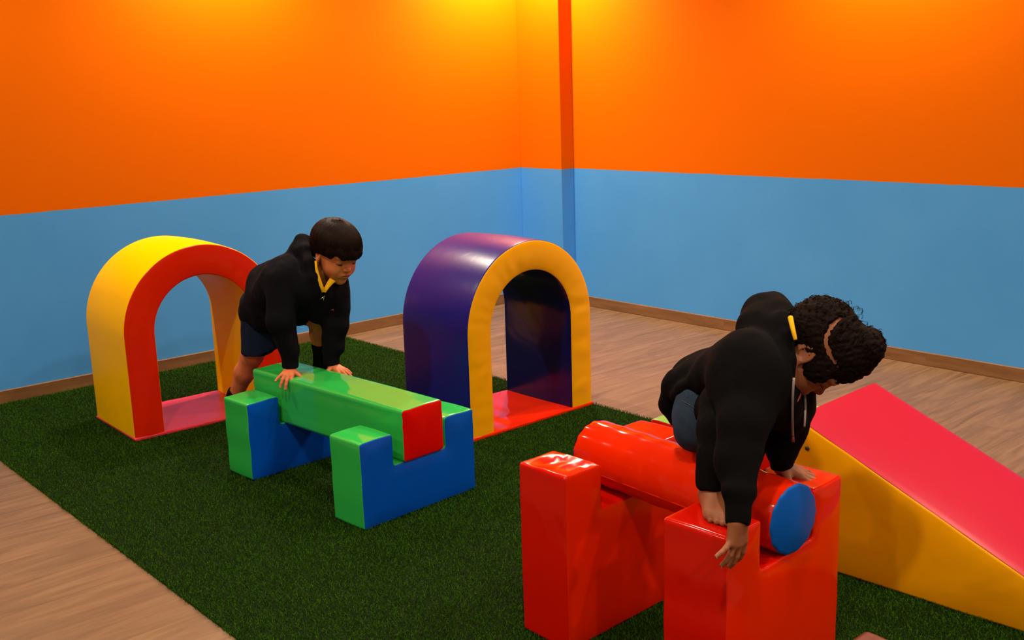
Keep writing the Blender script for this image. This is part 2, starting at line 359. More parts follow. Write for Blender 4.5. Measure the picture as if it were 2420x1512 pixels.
# roller
def roller(x, y, z, t, L, r):
    root = empty('foam_roller', (x, y, z), t); tag(root, 'glossy red foam roller with blue round ends lying in the two red supports', 'foam roller')
    n = 96; a = np.arange(n) / n * 2 * PI; g = np.random.default_rng(3)
    prof = [(.004, r * .985), (.012, r * 1.0), (.03, r * 1.004)] + [(L * k / 26, r * (1.004 + .006 * math.sin(PI * k / 26))) for k in range(2, 25)] + [(L - .03, r * 1.004), (L - .012, r), (L - .004, r * .985)]
    v = []; f = []
    for k, (yy, rr) in enumerate(prof):
        puck = .0035 * math.exp(-min(yy, L - yy) / .03)
        rr_ = rr - puck * (.5 + .5 * np.cos(14 * a + .9 * np.sin(3 * a))) * .5
        wob = .0012 * np.sin(k * 1.9 + 2 * np.sin(2 * a)) 
        rr_ = rr_ + wob * (abs(k - len(prof) / 2) < len(prof) / 2 - 3)
        v += [(rr_[i] * math.cos(a[i]), yy, rr_[i] * math.sin(a[i])) for i in range(n)]
    for k in range(len(prof) - 1):
        for i in range(n): j = (i + 1) % n; f.append((k * n + j, k * n + i, (k + 1) * n + i, (k + 1) * n + j)[::-1] if False else (k * n + i, k * n + j, (k + 1) * n + j, (k + 1) * n + i)[::-1])
    mesh_obj('cover', v, f, MAT['orange_red'], root)
    for s, yy in ((-1, .004), (1, L - .004)):
        v = []; f = []; rs = (.992, .95, .9, .8, .6, .35, .12)
        for q in rs:
            w = 1 + .012 * np.cos(14 * a + .9 * np.sin(3 * a)) * (q > .85)
            v += [(r * q * w[i] * math.cos(a[i]), yy + s * .010 * (1 - q ** 2) + s * .003 * (q < .97), r * q * w[i] * math.sin(a[i])) for i in range(n)]
        for k in range(len(rs) - 1):
            for i in range(n):
                j = (i + 1) % n; q = (k * n + i, k * n + j, (k + 1) * n + j, (k + 1) * n + i); f.append(q if s < 0 else q[::-1])
        l = tuple(range((len(rs) - 1) * n, len(rs) * n)); f.append(l if s < 0 else l[::-1])
        mesh_obj('end_cap', v, f, MAT['capblue'], root)
    # stitched seam along the underside of the near flank
    ang = math.radians(198); sv = []; sf = []
    for k in range(40):
        yy = .01 + (L - .02) * k / 39; rr = r * 1.0095
        for d in (-.014, 0, .014): sv.append(((rr + (.0022 if d == 0 else -.0005)) * math.cos(ang + d), yy, (rr + (.0022 if d == 0 else -.0005)) * math.sin(ang + d)))
    for k in range(39):
        for e in range(2): q = k * 3 + e; sf.append((q, q + 1, q + 4, q + 3))
    mesh_obj('seam', sv, sf, MAT['orange_red'], root)
    return root
roller(-1.2739, 1.9508, .4384, 1.5107, .6668, .0835)

# tunnel arches
def arch(x, y, t, W, H, D, k, mats, label, seed, flat=.0):
    root = empty('tunnel_arch', (x, y, Zg), t); tag(root, label, 'play tunnel')
    T = .016; g = np.random.default_rng(seed)
    # base slab
    prism(root, [(-.004, 0), (W + .004, 0), (W + .004, T), (-.004, T)], D + .012, (mats[4],) * 3, ('base_edge', 'base_edge', 'base_mat'), r=.005, bulge=.001, seed=seed + 9, y0=-.008, amp=.0006, cr=.005, maxin=.0065)
    Hh = H - Zg; z0 = T
    def outline(off):
        w = W - 2 * off; h = Hh - off; s = max(Hh - W / 2, .05)
        q = [(off, z) for z in np.linspace(z0, s, 26)][:-1]
        q += [(off + w / 2 - w / 2 * math.cos(a), s + (h - s) * math.sin(a)) for a in np.linspace(0, PI, 72)]
        q += [(off + w, z) for z in np.linspace(s, z0, 26)][1:]
        return np.array(q)
    n = len(outline(0)); rows = (.006 * .29, .003, .006, .02, .04, k / 2, k - .04, k - .02, k - .006, k - .003, k - .006 * .29)
    tt = np.linspace(0, 1, n); fold = sum(g.normal() * np.cos(2 * PI * q * tt + 2.2 * np.sin(2 * PI * 3 * tt + q) + g.uniform(0, 6.3)) for q in range(4, 30)) * .00026 * (.35 + .65 * (.5 + .5 * np.cos(2 * PI * 2.3 * tt + g.uniform(0, 6.3))))
    for s, yb, nm, m in ((1, 0, 'front_panel', mats[0]), (-1, D, 'back_panel', mats[1])):
        v = []
        for o in rows:
            e = min(o, k - o); b = -.006 * (1 - (1 - min(e / (k / 2), 1)) ** 2) + (.006 * .29 if e < .0025 else .0006 if e < .0035 else 0)
            q = outline(o); sh = math.sin(PI * o / k)
            v.append(np.stack([q[:, 0], yb + s * (b + fold * sh), q[:, 1]], 1))
        v = np.concatenate(v); f = []
        for r in range(len(rows) - 1):
            for i in range(n - 1): q = (r * n + i, r * n + i + 1, (r + 1) * n + i + 1, (r + 1) * n + i); f.append(q[::-1] if s == 1 else q)
        mesh_obj(nm, v, f, m, root)
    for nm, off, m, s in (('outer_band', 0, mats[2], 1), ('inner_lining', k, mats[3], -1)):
        v = []; ys = [.006 * .29, .0035, .008] + list(np.linspace(.03, D - .03, 9)) + [D - .008, D - .0035, D - .006 * .29]
        wv = sum(g.normal() * np.cos(2 * PI * q * tt + g.uniform(0, 6.3)) for q in range(2, 9)) * .0007
        for yy in ys:
            e = min(yy, D - yy); ins = (.006 * .29 if e < .002 else .0004 if e < .004 else 0); bu = .006 * math.sin(PI * yy / D)
            q = outline(off + s * (ins - bu) + s * wv.mean()); v.append(np.stack([q[:, 0], np.full(n, yy), q[:, 1]], 1))
        v = np.concatenate(v); f = []
        for r in range(len(ys) - 1):
            for i in range(n - 1): q = (r * n + i, r * n + i + 1, (r + 1) * n + i + 1, (r + 1) * n + i); f.append(q if s == 1 else q[::-1])
        mesh_obj(nm, v, f, m, root)
    return root
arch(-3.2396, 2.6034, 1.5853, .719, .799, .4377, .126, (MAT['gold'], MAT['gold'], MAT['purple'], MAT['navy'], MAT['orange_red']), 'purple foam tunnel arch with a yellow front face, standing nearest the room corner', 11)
arch(-4.2997, 1.6224, 1.5425, .7199, .808, .4603, .1325, (MAT['red'], MAT['red'], MAT['yellow'], MAT['yellow'], MAT['pinkred']), 'yellow foam tunnel arch with a red front face, beside the left wall behind the boy', 12)

# ramp
def ramp(x, y, t, w, h, s):
    root = empty('foam_ramp', (x, y, Zg), t); tag(root, 'pink foam slide ramp with yellow sides sloping down to the right', 'foam ramp')
    h -= Zg; L = h / s
    prism(root, [(0, 0), (L - .026, 0), (L - .026, .026 * s), (.0, h)], w, (MAT['gold'], MAT['gold'], MAT['gold']), ('side_panel', 'side_panel', 'underside_band'), r=.008, bulge=.006, seed=21, amp=.0005, cr=.004, maxin=.004 if False else .012)
    # pink sliding face laid over the slope
    n = 40; v = []; f = []; nx = s / math.hypot(1, s); nz = 1 / math.hypot(1, s)
    ys = [.003, .006, .012, .03, .12, w / 2, w - .12, w - .03, w - .012, w - .006, w - .003]
    for i in range(n):
        a = .004 + (L - .030) * i / (n - 1)
        for yy in ys:
            e = min(yy, w - yy); up = .0005 + .006 * (1 - math.exp(-(e - .003) / .02))
            v.append((a + nx * up, yy, h - s * a + nz * up))
    m = len(ys)
    for i in range(n - 1):
        for j in range(m - 1): q = i * m + j; f.append((q, q + m, q + m + 1, q + 1))
    mesh_obj('slide_panel', v, f, MAT['pink'], root)
    sv = [];
    sc = mesh_obj('screw', *disc(.0075, .003, 20), MAT['screw'], root)
    sc.location = (.045, -.0055, h - .085); sc.rotation_euler = (PI / 2, 0, 0)
    return root
def disc(r, h, n):
    v = [(0, 0, h)]; f = []
    for i in range(n): a = 2 * PI * i / n; v.append((r * math.cos(a), r * math.sin(a), 0))
    for i in range(n): a = 2 * PI * i / n; v.append((r * .7 * math.cos(a), r * .7 * math.sin(a), h))
    for i in range(n): j = (i + 1) % n; f.append((1 + i, 1 + j, 1 + n + j, 1 + n + i)); f.append((1 + n + i, 1 + n + j, 0))
    return v, f
ramp(-1.6883, 2.5744, .0512, .4889, .4495, .4408)

st_ = empty('foam_step', (-2.24, 2.565, Zg), .0512); tag(st_, 'foam step with light green top and red side glimpsed behind the girl', 'foam step')
prism(st_, [(0, 0), (.535, 0), (.535, .326), (0, .326)], .48, (MAT['scarlet'], MAT['scarlet'], MAT['lime']), ('front_panel', 'back_panel', 'cover'), r=.008, seed=31)
mb_ = empty('foam_block', (-1.115, 1.63, Zg), .03); tag(mb_, 'dark maroon foam block whose corner just shows at the bottom edge of the photo', 'foam block')
prism(mb_, [(0, 0), (.36, 0), (.36, .196), (0, .196)], .385, (MAT['maroon'],) * 3, ('front_panel', 'back_panel', 'cover'), r=.008, seed=33)

# ------------------------------------------------------------------ people: smooth blended volumes turned into one skin
class Vol:
    def __init__(s, lo, hi, h, fine=()):
        """grid with spacing h, refined inside the (lo, hi, h) boxes of `fine`"""
        s.ax = []
        for i in range(3):
            x = lo[i]; c = [x]
            while x < hi[i]:
                st = h
                for fl, fh, q in fine:
                    if fl[i] - h <= x <= fh[i]: st = min(st, q)
                x += st; c.append(x)
            s.ax.append(np.array(c, np.float32))
        s.n = tuple(len(a) for a in s.ax); s.v = np.full(s.n, .05, np.float32); s.h = h
    def sub(s, lo, hi):
        sl = tuple(slice(max(0, int(np.searchsorted(s.ax[i], lo[i])) - 1), min(s.n[i], int(np.searchsorted(s.ax[i], hi[i])) + 1)) for i in range(3))
        X, Y, Z = np.meshgrid(*(s.ax[i][sl[i]] for i in range(3)), indexing='ij', sparse=True)
        return sl, X, Y, Z
    def put(s, sl, d, k, cut=False):
        a = s.v[sl]
        if cut:
            if k > 0: h = np.maximum(k - np.abs(a + d), 0) / k; s.v[sl] = np.maximum(a, -d) + h * h * k * .25
            else: s.v[sl] = np.maximum(a, -d)
        else:
            if k > 0: h = np.maximum(k - np.abs(a - d), 0) / k; s.v[sl] = np.minimum(a, d) - h * h * k * .25
            else: s.v[sl] = np.minimum(a, d)
    def cap(s, a, b, ra, rb, k=.012, clips=(), cut=False, flat=None):
        """tapered rod a-b; flat=(direction, factor) squashes it along a direction"""
        a = V(*a); b = V(*b); m = max(ra, rb) + k + .02
        if flat is not None: m = m * max(1, flat[1])
        sl, X, Y, Z = s.sub(np.minimum(a, b) - m, np.maximum(a, b) + m)
        ab = b - a; L = float(ab @ ab) + 1e-12
        px, py, pz = X - a[0], Y - a[1], Z - a[2]
        t = np.clip((px * ab[0] + py * ab[1] + pz * ab[2]) / L, 0, 1)
        px, py, pz = px - t * ab[0], py - t * ab[1], pz - t * ab[2]
        d2 = px * px + py * py + pz * pz
        if flat is not None:
            n = unit(flat[0]); q = px * n[0] + py * n[1] + pz * n[2]; d2 = d2 + q * q * (1 / flat[1] ** 2 - 1)
        d = np.sqrt(d2) - (ra + (rb - ra) * t)
        for p, n in clips: n = unit(n); d = np.maximum(d, (X - p[0]) * n[0] + (Y - p[1]) * n[1] + (Z - p[2]) * n[2])
        s.put(sl, d, k, cut)
    def ell(s, c, axes, rad, k=.012, cut=False, clips=()):
        c = V(*c); m = max(rad) + k + .015; sl, X, Y, Z = s.sub(c - m, c + m); q = 0; q2 = 0
        for n, r in zip(axes, rad):
            e = (X - c[0]) * n[0] + (Y - c[1]) * n[1] + (Z - c[2]) * n[2]; q = q + (e / r) ** 2; q2 = q2 + (e / r ** 2) ** 2
        k0 = np.sqrt(q); k1 = np.sqrt(q2) + 1e-9; d = k0 * (k0 - 1) / k1
        d = np.where(k0 < .05, -min(rad), d)
        for p, n in clips: n = unit(n); d = np.maximum(d, (X - p[0]) * n[0] + (Y - p[1]) * n[1] + (Z - p[2]) * n[2])
        s.put(sl, d, k, cut)
    def chain(s, pts, rs, k=.012, **kw):
        for i in range(len(pts) - 1): s.cap(pts[i], pts[i + 1], rs[i], rs[i + 1], k, **kw)
    def mesh(s, smooth=1):
        v = s.v; ins = v < 0; n0, n1, n2 = (q - 1 for q in s.n); cnt = np.zeros((n0, n1, n2), np.uint8)
        off = [(i, j, k) for i in (0, 1) for j in (0, 1) for k in (0, 1)]
        for i, j, k in off: cnt += ins[i:n0 + i, j:n1 + j, k:n2 + k]
        idx = np.argwhere((cnt > 0) & (cnt < 8)); I, J, K = idx.T
        cv = np.stack([v[I + i, J + j, K + k] for i, j, k in off], 1); O = np.array(off)
        acc = np.zeros((len(idx), 3)); num = np.zeros(len(idx))
        for a in range(8):
            for b in range(a + 1, 8):
                if abs(O[a] - O[b]).sum() != 1: continue
                m = (cv[:, a] < 0) != (cv[:, b] < 0); t = cv[:, a] / (cv[:, a] - cv[:, b] + 1e-12)
                acc[m] += (O[a] + t[m, None] * (O[b] - O[a])); num[m] += 1
        fr = acc / num[:, None]
        P_ = np.stack([s.ax[q][idx[:, q]] + fr[:, q] * (s.ax[q][idx[:, q] + 1] - s.ax[q][idx[:, q]]) for q in range(3)], 1)
        mp = np.full((n0, n1, n2), -1, np.int32); mp[I, J, K] = np.arange(len(idx))
        F_ = []
        for ax in range(3):
            o1, o2 = [(1, 2), (2, 0), (0, 1)][ax]
            A = ins.take(range(0, s.n[ax] - 1), ax); B = ins.take(range(1, s.n[ax]), ax)
            e = np.argwhere(A != B); g_ = (e[:, o1] > 0) & (e[:, o2] > 0) & (e[:, o1] < s.n[o1] - 1) & (e[:, o2] < s.n[o2] - 1); e = e[g_]
            inn = A[tuple(e.T)]
            def at(d1, d2): q = e.copy(); q[:, o1] += d1; q[:, o2] += d2; return mp[tuple(q.T)]
            q = np.stack([at(-1, -1), at(0, -1), at(0, 0), at(-1, 0)], 1); q[~inn] = q[~inn][:, ::-1]; F_.append(q)
        F_ = np.concatenate(F_)
        for _ in range(smooth):
            sm = np.zeros_like(P_); ct = np.zeros(len(P_))
            for a in range(4):
                u_, w_ = F_[:, a], F_[:, (a + 1) % 4]
                for q in range(3): sm[:, q] += np.bincount(u_, P_[w_, q], len(P_)) + np.bincount(w_, P_[u_, q], len(P_))
                ct += np.bincount(u_, minlength=len(P_)) + np.bincount(w_, minlength=len(P_))
            P_ = P_ * .4 + .6 * sm / np.maximum(ct, 1)[:, None]
        return P_, F_
def normals(p, f):
    n = np.cross(p[f[:, 2]] - p[f[:, 0]], p[f[:, 3]] - p[f[:, 1]]); o = np.zeros_like(p)
    for a in range(4):
        for q in range(3): o[:, q] += np.bincount(f[:, a], n[:, q], len(p))
    return o / np.maximum(np.linalg.norm(o, axis=1, keepdims=True), 1e-12)
def folds(p, seed, amp, freq, stretch=(1, 1, 1), n=10):     # soft creases of cloth
    g = np.random.default_rng(seed); o = np.zeros(len(p)); q = p * np.array(stretch)
    for i in range(n):
        d = unit(g.normal(size=3)); w = freq * g.uniform(.6, 1.7); d2 = unit(g.normal(size=3))
        o += np.sin(q @ d * w + g.uniform(0, 6.3) + 1.3 * np.sin(q @ d2 * w * .5 + g.uniform(0, 6.3))) / n ** .5
    return amp * (o - .35 * np.abs(o))
def garment(vol, name, mat, root, seed=1, amp=.003, freq=42, smooth=7, stretch=(1, 1, .8)):
    p, f = vol.mesh(smooth); p = p + normals(p, f) * (folds(p, seed, amp, freq, stretch) + folds(p, seed + 50, amp * .32, freq * 2.9, (1, 1, .45), 12))[:, None]
    return mesh_obj(name, p - np.array(root.location), f, mat, root)

def hand(vol, wrist, dirn, back, right, s=1.0, curls=None, splay=(.22, .05, -.10, -.26), thumb=(.62, .85, -.15), nails=None, thumbcurl=.25):
    d = unit(dirn); n = unit(V(*back) - (V(*back) @ d) * d); lat = np.cross(n, d) * (1 if right else -1)     # lat points to the thumb side
    wr = V(*wrist)
    q = lambda a, l, h=0: wr + (d * a + lat * l + n * h) * s
    vol.cap(q(-.006, 0), q(.012, 0), .0180 * s, .0175 * s, .006, flat=(n, .78))
    for l0, l1, r0, r1 in ((.010, .0185, .0118, .0098), (.003, .0065, .0125, .0100), (-.004, -.0055, .0122, .0098), (-.010, -.0165, .0110, .0090)):
        vol.cap(q(.008, l0), q(.050 if abs(l1) < .012 else .046, l1), r0 * s, r1 * s, .008)
    base = ((.052, .0185, .0072), (.055, .0062, .0074), (.053, -.0060, .0071), (.047, -.0170, .0063))
    lens = ((.021, .0145, .0125), (.0235, .0165, .0130), (.0215, .0155, .0128), (.0165, .0115, .0115))
    curls = curls or ((.25, .25, .15),) * 4
    for i in range(4):
        a, l, r = base[i]; c = 0; p = q(a - .006, l, .001); dd = d * math.cos(splay[i]) + lat * math.sin(splay[i])
        for j in range(3):
            c += curls[i][j]; e = dd * math.cos(c) - n * math.sin(c); p2 = p + e * lens[i][j] * s * (1.12 if j == 0 else 1)
            vol.cap(p, p2, r * s * (1 - .07 * j), r * s * (.95 - .09 * j), .0035 if j == 0 else .0015); p = p2
        if nails is not None:
            nn = n * math.cos(c) + dd * math.sin(c); nails.append((p + nn * r * s * .58 - e * .0015, e, nn, r * s * .62))
    t0 = q(.012, .015, -.002); td = unit(d * thumb[0] + lat * thumb[1] + n * thumb[2])
    t1 = t0 + td * .022 * s; td2 = unit(td + d * thumbcurl); t2 = t1 + td2 * .021 * s; td3 = unit(td2 + d * thumbcurl * .6 - n * .1); t3 = t2 + td3 * .016 * s
    vol.cap(t0, t1, .0115 * s, .0086 * s, .007); vol.cap(t1, t2, .0084 * s, .0078 * s, .003); vol.cap(t2, t3, .0078 * s, .0066 * s, .002)
    if nails is not None: nails.append((t3 + n * .0045 * s - td3 * .001, td3, unit(n - (n @ td3) * td3), .0052 * s))
def nail_mesh(name, nails, mat, parent):
    for p, e, n, r in nails:
        l = np.cross(n, e); so = Soup(); v, f = [], []
        for i in range(5):
            for j in range(4):
                a = (i - 2) / 2; u_ = (j / 3 - .5) * (1 if abs(a) < .9 else .75)
                v.append(p + l * a * r + e * u_ * r * 2.1 - n * (a * a * r * .35) + n * .0006)
        for i in range(4):
            for j in range(3): q = i * 4 + j; f.append((q, q + 4, q + 5, q + 1))
        so.add(v, f); so.build(name, mat, parent)

def head(vol, c, fwd, up, s, ears=True):
    f = unit(fwd); u = unit(V(*up) - (V(*up) @ f) * f); l = np.cross(u, f); A = (f, l, u)
    q = lambda a, b, h: V(*c) + (f * a + l * b + u * h) * s
    E = lambda a, b, h, r, k=.012, **kw: vol.ell(q(a, b, h), A, [x * s for x in r], k * s, **kw)
    E(-.006, 0, .030, (.090, .074, .074), 0)                        # skull
    E(.022, 0, -.020, (.066, .064, .070), .03)                      # face
    E(.038, 0, -.066, (.038, .040, .034), .03)                      # jaw
    E(.062, 0, -.088, (.017, .018, .014), .02)                      # chin
    for b in (-1, 1):
        E(.048, .034 * b, -.040, (.028, .026, .027), .022)          # cheeks
        E(.086, .031 * b, .004, (.012, .017, .011), .010, cut=True) # sockets
        E(.070, .031 * b, .003, (.0145, .0165, .0135), .004)        # closed lids over the eyeballs
        E(.074, .030 * b, .020, (.012, .022, .007), .012)           # brows
    vol.cap(q(.078, 0, .004), q(.091, 0, -.022), .007 * s, .0085 * s, .012 * s)
    E(.094, 0, -.026, (.0095, .0095, .0085), .006)                  # nose tip
    for b in (-1, 1): E(.086, .0105 * b, -.029, (.0085, .0065, .0065), .005); E(.0925, .0058 * b, -.0345, (.0035, .0030, .0030), .002, cut=True)
    E(.078, 0, -.054, (.012, .026, .014), .012)                     # muzzle
    E(.0865, 0, -.0515, (.0062, .0165, .0046), .004); E(.0855, 0, -.0605, (.0062, .0140, .0052), .004)
    E(.0935, 0, -.0560, (.0085, .0185, .0013), .0025, cut=True)     # mouth line
    if ears:
        for b in (-1, 1):
            e_f = unit(f * 1 + l * b * -.35); e_n = unit(l * b - f * .25); e_u = u
            c0 = q(-.008, .0715 * b, -.008)
            vol.ell(c0, (e_f, e_n, e_u), [.0175 * s, .0065 * s, .0285 * s], .006 * s)
            vol.ell(c0 + e_n * .0055 * s + e_f * .003 * s + u * .003 * s, (e_f, e_n, e_u), [.0100 * s, .0042 * s, .0170 * s], .003 * s, cut=True)
            vol.ell(c0 - u * .024 * s + e_f * .003 * s, (e_f, e_n, e_u), [.0085 * s, .0060 * s, .0085 * s], .005 * s)
    return q, A
def lip_ids(p, f, q, A, s):
    c = p[f].mean(1); m = np.zeros(len(f), np.int32); o = c - q(0, 0, 0); a, b, h = (o @ A[0]) / s, (o @ A[1]) / s, (o @ A[2]) / s
    lip = (a > .078) & (((b / .0185) ** 2 + ((h + .056) / .0105) ** 2) < 1); m[lip] = 1
    return m
def drape(o, pts, lift=.002, rad=5.0):   # lays a path of points on the side of a garment that faces the room's front
    top = o
    while top.parent: top = top.parent
    co = np.empty(len(o.data.vertices) * 3, np.float32); o.data.vertices.foreach_get('co', co); co = co.reshape(-1, 3) + np.array(top.location) - V(0, 0, CAMZ)
    z = co @ W_; px = 1210 + F * (co @ R_) / z; py = 756 - F * (co @ U_) / z; out = []
    for x, y, d in pts:
        m = (px - x) ** 2 + (py - y) ** 2 < rad ** 2
        out.append(P(x, y, (z[m].min() - lift) if m.any() else d))
    return out
def tube(pts, r, n=6):
    pts = np.array(pts, float); m = len(pts); r = np.broadcast_to(r, m); v, f = [], []
    t = np.gradient(pts, axis=0); t /= np.maximum(np.linalg.norm(t, axis=1, keepdims=True), 1e-9)
    ref = V(0, 0, 1) if abs(t[0][2]) < .9 else V(1, 0, 0); n0 = unit(np.cross(t[0], ref))
    for i in range(m):
        n0 = unit(n0 - (n0 @ t[i]) * t[i]); b0 = np.cross(t[i], n0)
        for j in range(n): a = 2 * PI * j / n; v.append(pts[i] + r[i] * (n0 * math.cos(a) + b0 * math.sin(a)))
    for i in range(m - 1):
        for j in range(n): k = (j + 1) % n; f.append((i * n + j, i * n + k, (i + 1) * n + k, (i + 1) * n + j))
    f.append(tuple(range(n))[::-1]); f.append(tuple(range((m - 1) * n, m * n)))
    return v, f
class Soup:
    def __init__(s): s.v, s.f = [], []
    def add(s, v, f): b = len(s.v); s.v += [tuple(map(float, q)) for q in v]; s.f += [tuple(b + i for i in t) for t in f]
    def build(s, name, mat, parent, smooth=True):
        top = parent
        while top.parent: top = top.parent
        return mesh_obj(name, np.array(s.v) - np.array(top.location), s.f, mat, parent, smooth=smooth)
def face_details(root, q, A, s, body, brows=True, lid=-.0055, open_=.0):
    f, l, u = A
    for b in (-1, 1):                    # lowered lids: lash line, a sliver of eye, brow
        pts = [q(.0835 - .55 * t * t * .02 - .0025 * abs(t), .031 * b + .0155 * t, lid - .0022 * (1 - t * t) + .001 * abs(t)) for t in np.linspace(-1, 1, 13)]
        rr = [.0011 + .0011 * (1 - t * t) for t in np.linspace(-1, 1, 13)]
        v, ff = tube(pts, np.array(rr) * s, 6); so = Soup(); so.add(v, ff); so.build('eyelashes', MAT['dark'], body)
        if brows:
            pts = [q(.0845 - .010 * t * t - .004 * (t > 0) * t, .031 * b + .019 * t * b, .0235 + .003 * (1 - t * t)) for t in np.linspace(-1, 1, 11)]
            v, ff = tube(pts, np.array([.0012 + .0016 * (1 - t * t) for t in np.linspace(-1, 1, 11)]) * s, 6); so = Soup(); so.add(v, ff); so.build('eyebrow', MAT['dark'], body)

# ---------------------------------------------------------------- the boy leaning on the green beam
def build_boy():
    root = empty('person', (-3.80, 2.05, 0)); tag(root, 'boy in a navy hooded jacket leaning with both hands on the green beam', 'person')
    sk = MAT['skin1']
    hc = P(792, 597, 4.03); fwd = unit(V(1, .07, -.42)); up = unit(V(.42, .06, .90)); hs = 1.0
    wrR = P(686, 868, 4.035); wrL = P(784, 860, 4.13)
    shR, shL = P(668, 657, 4.0), P(795, 662, 4.14)
    hipR, hipL = P(622, 735, 4.31), P(668, 728, 4.37)
    kneeR, ankR = P(597, 838, 4.33), P(552, 948, 4.45)
    kneeL, ankL = P(757, 750, 4.22), V(-3.640, 2.165, .375)
    lo, hi = V(-4.2, 1.75, -.01), V(-3.22, 2.42, 1.02)
    B = Vol(lo, hi, .0052, [(hc - .115, hc + .115, .0023), (V(-3.56, 1.80, .33), V(-3.36, 2.17, .46), .0021)])
    q, A = head(B, hc, fwd, up, hs)
    neck0 = q(-.025, 0, -.06); neck1 = P(733, 655, 4.06)
    B.chain([neck0, neck1], [.040, .045], .02)
    chest = (shR + shL) / 2
    B.cap(chest + V(-.02, -.05, -.02), (hipR + hipL) / 2 + V(0, -.02, .02), .055, .055, .03); B.cap(chest + V(-.02, .05, -.02), (hipR + hipL) / 2 + V(0, .02, .02), .055, .055, .03)
    B.cap(chest, neck1, .06, .045, .03); B.cap(shR, shL, .045, .045, .03)
    elR, elL = P(664, 765, 3.99), P(796, 770, 4.10)
    for sh, el, wr in ((shR, elR, wrR), (shL, elL, wrL)): B.chain([sh, el, wr], [.036, .030, .020], .015)
    nails = []
    # right hand: fingers fold over the near top edge of the beam
    hand(B, wrR + V(.004, -.002, -.004), V(.62, -.72, -.30), V(.28, -.12, .95), True, 1.0,
         curls=((.35, .75, .35), (.30, .40, .25), (.30, .35, .25), (.10, .20, .15)), splay=(.30, .06, -.14, -.42), thumb=(.42, .95, -.32), nails=nails, thumbcurl=.15)
    # left hand: flat on the beam, fingers forward
    hand(B, wrL + V(.002, 0, -.003), V(.93, .16, -.32), V(.30, .04, .95), False, 1.0,
         curls=((-.05, .30, .20), (-.10, .25, .20), (-.08, .25, .2), (-.05, .3, .2)), splay=(.25, .06, -.12, -.32), thumb=(.35, .98, -.30), nails=nails, thumbcurl=.1)
    for hip, kn, an in ((hipR, kneeR, ankR), (hipL, kneeL, ankL)):
        B.chain([hip, kn], [.050, .044], .03); B.cap(kn, kn * .62 + an * .38 + V(-.006, 0, 0), .042, .040, .02); B.cap(kn * .62 + an * .38 + V(-.006, 0, 0), an, .039, .026, .02)
    fR = unit(V(.32, .06, -.95)); fL = unit(V(.99, -.12, 0))
    def foot_pts(an, fd, zf):
        if fd[2] < -.3: return an + V(-.006, .004, -.012), an + fd * (an[2] - .034) / -fd[2]      # heel lifted, standing on the toes
        return V(an[0], an[1], 0) - fd * .022 + V(0, 0, zf + .026), V(an[0], an[1], 0) + fd * .085 + V(0, 0, zf + .014)
    for an, fd, zf in ((ankR, fR, .019), (ankL, fL, .3085)):
        heel, ball = foot_pts(an, fd, zf)
        B.cap(an, heel, .027, .025, .015); B.cap(heel, ball, .025, .016, .015); B.cap(an + fd * .01, ball, .024, .016, .015); tip = V(fd[0], fd[1], 0) * (1 if fd[2] > -.3 else 2.6); B.cap(ball, ball + tip * .03, .016, .012, .01)
    p, f = B.mesh(1)
    body = mesh_obj('body', p - np.array(root.location), f, [sk, MAT['lip1']], root, fmat=lip_ids(p, f, q, A, hs))
    face_details(root, q, A, hs, body)
    nail_mesh('fingernail', nails, MAT['nail'], body)
    # socks
    for an, kn, fd, zf, topz in ((ankR, kneeR, fR, .019, ankR[2] + .045), (ankL, kneeL, fL, .3085, .442)):
        lo2 = np.minimum(an, kn) - .16; hi2 = np.maximum(an, kn) + .16; S_ = Vol(lo2, hi2, .004)
        t = (topz - an[2]) / (kn[2] - an[2]); top = an + (kn - an) * t; ax = unit(kn - an)
        heel, ball = foot_pts(an, fd, zf)
        S_.cap(an, top + ax * .02, .0335, .043, .01, clips=[(top, ax)]); S_.cap(an, heel, .031, .029, .015); S_.cap(heel, ball, .029, .020, .015); S_.cap(an + fd * .01, ball, .028, .020, .015); S_.cap(ball, ball + V(fd[0], fd[1], 0) * (.032 if fd[2] > -.3 else .085), .020, .016, .01)
        garment(S_, 'sock', MAT['sock'], root, 5, .0012, 70)
    # shorts: near leg stands, far leg is lifted forward
    S_ = Vol(V(-4.08, 1.84, .30), V(-3.55, 2.34, .74), .0045)
    hemR = P(606, 833, 4.31); aR = unit(V(.02, .0, -1) + .12 * W_)
    S_.cap(P(612, 735, 4.30), P(604, 850, 4.31), .074, .0625, .02, clips=[(hemR, V(-.05, .05, -1))], flat=(W_, .95))
    S_.cap(P(640, 742, 4.30), P(632, 850, 4.30), .070, .050, .03, clips=[(hemR + V(0, 0, .002), V(.12, .05, -1))])
    S_.cap(P(640, 725, 4.36), P(732, 744, 4.25), .072, .046, .03, clips=[(P(744, 750, 4.24), P(744, 750, 4.24) - P(690, 738, 4.3))])
    S_.cap(P(612, 720, 4.33), P(668, 712, 4.40), .078, .078, .03)
    garment(S_, 'shorts', MAT['shorts'], root, 8, .003, 46)
    # jacket
    J = Vol(V(-4.08, 1.76, .38), V(-3.25, 2.46, .96), .0045)
    J.cap(P(680, 648, 4.04), P(776, 655, 4.12), .062, .058, .04)
    J.cap(P(668, 662, 4.05), P(622, 720, 4.28), .086, .086, .04); J.cap(P(690, 628, 4.12), P(628, 668, 4.26), .055, .075, .04)
    J.cap(P(740, 680, 4.12), P(668, 728, 4.36), .085, .088, .04)
    J.cap(P(690, 705, 4.10), P(640, 752, 4.27), .078, .080, .04, clips=[(P(650, 785, 4.25), V(-.25, 0, -1))])
    J.cap(P(748, 700, 4.14), P(728, 738, 4.22), .052, .036, .03); J.cap(P(718, 675, 4.02), P(752, 735, 4.08), .062, .050, .04); J.cap(P(735, 690, 4.02), P(775, 700, 4.06), .05, .05, .04)
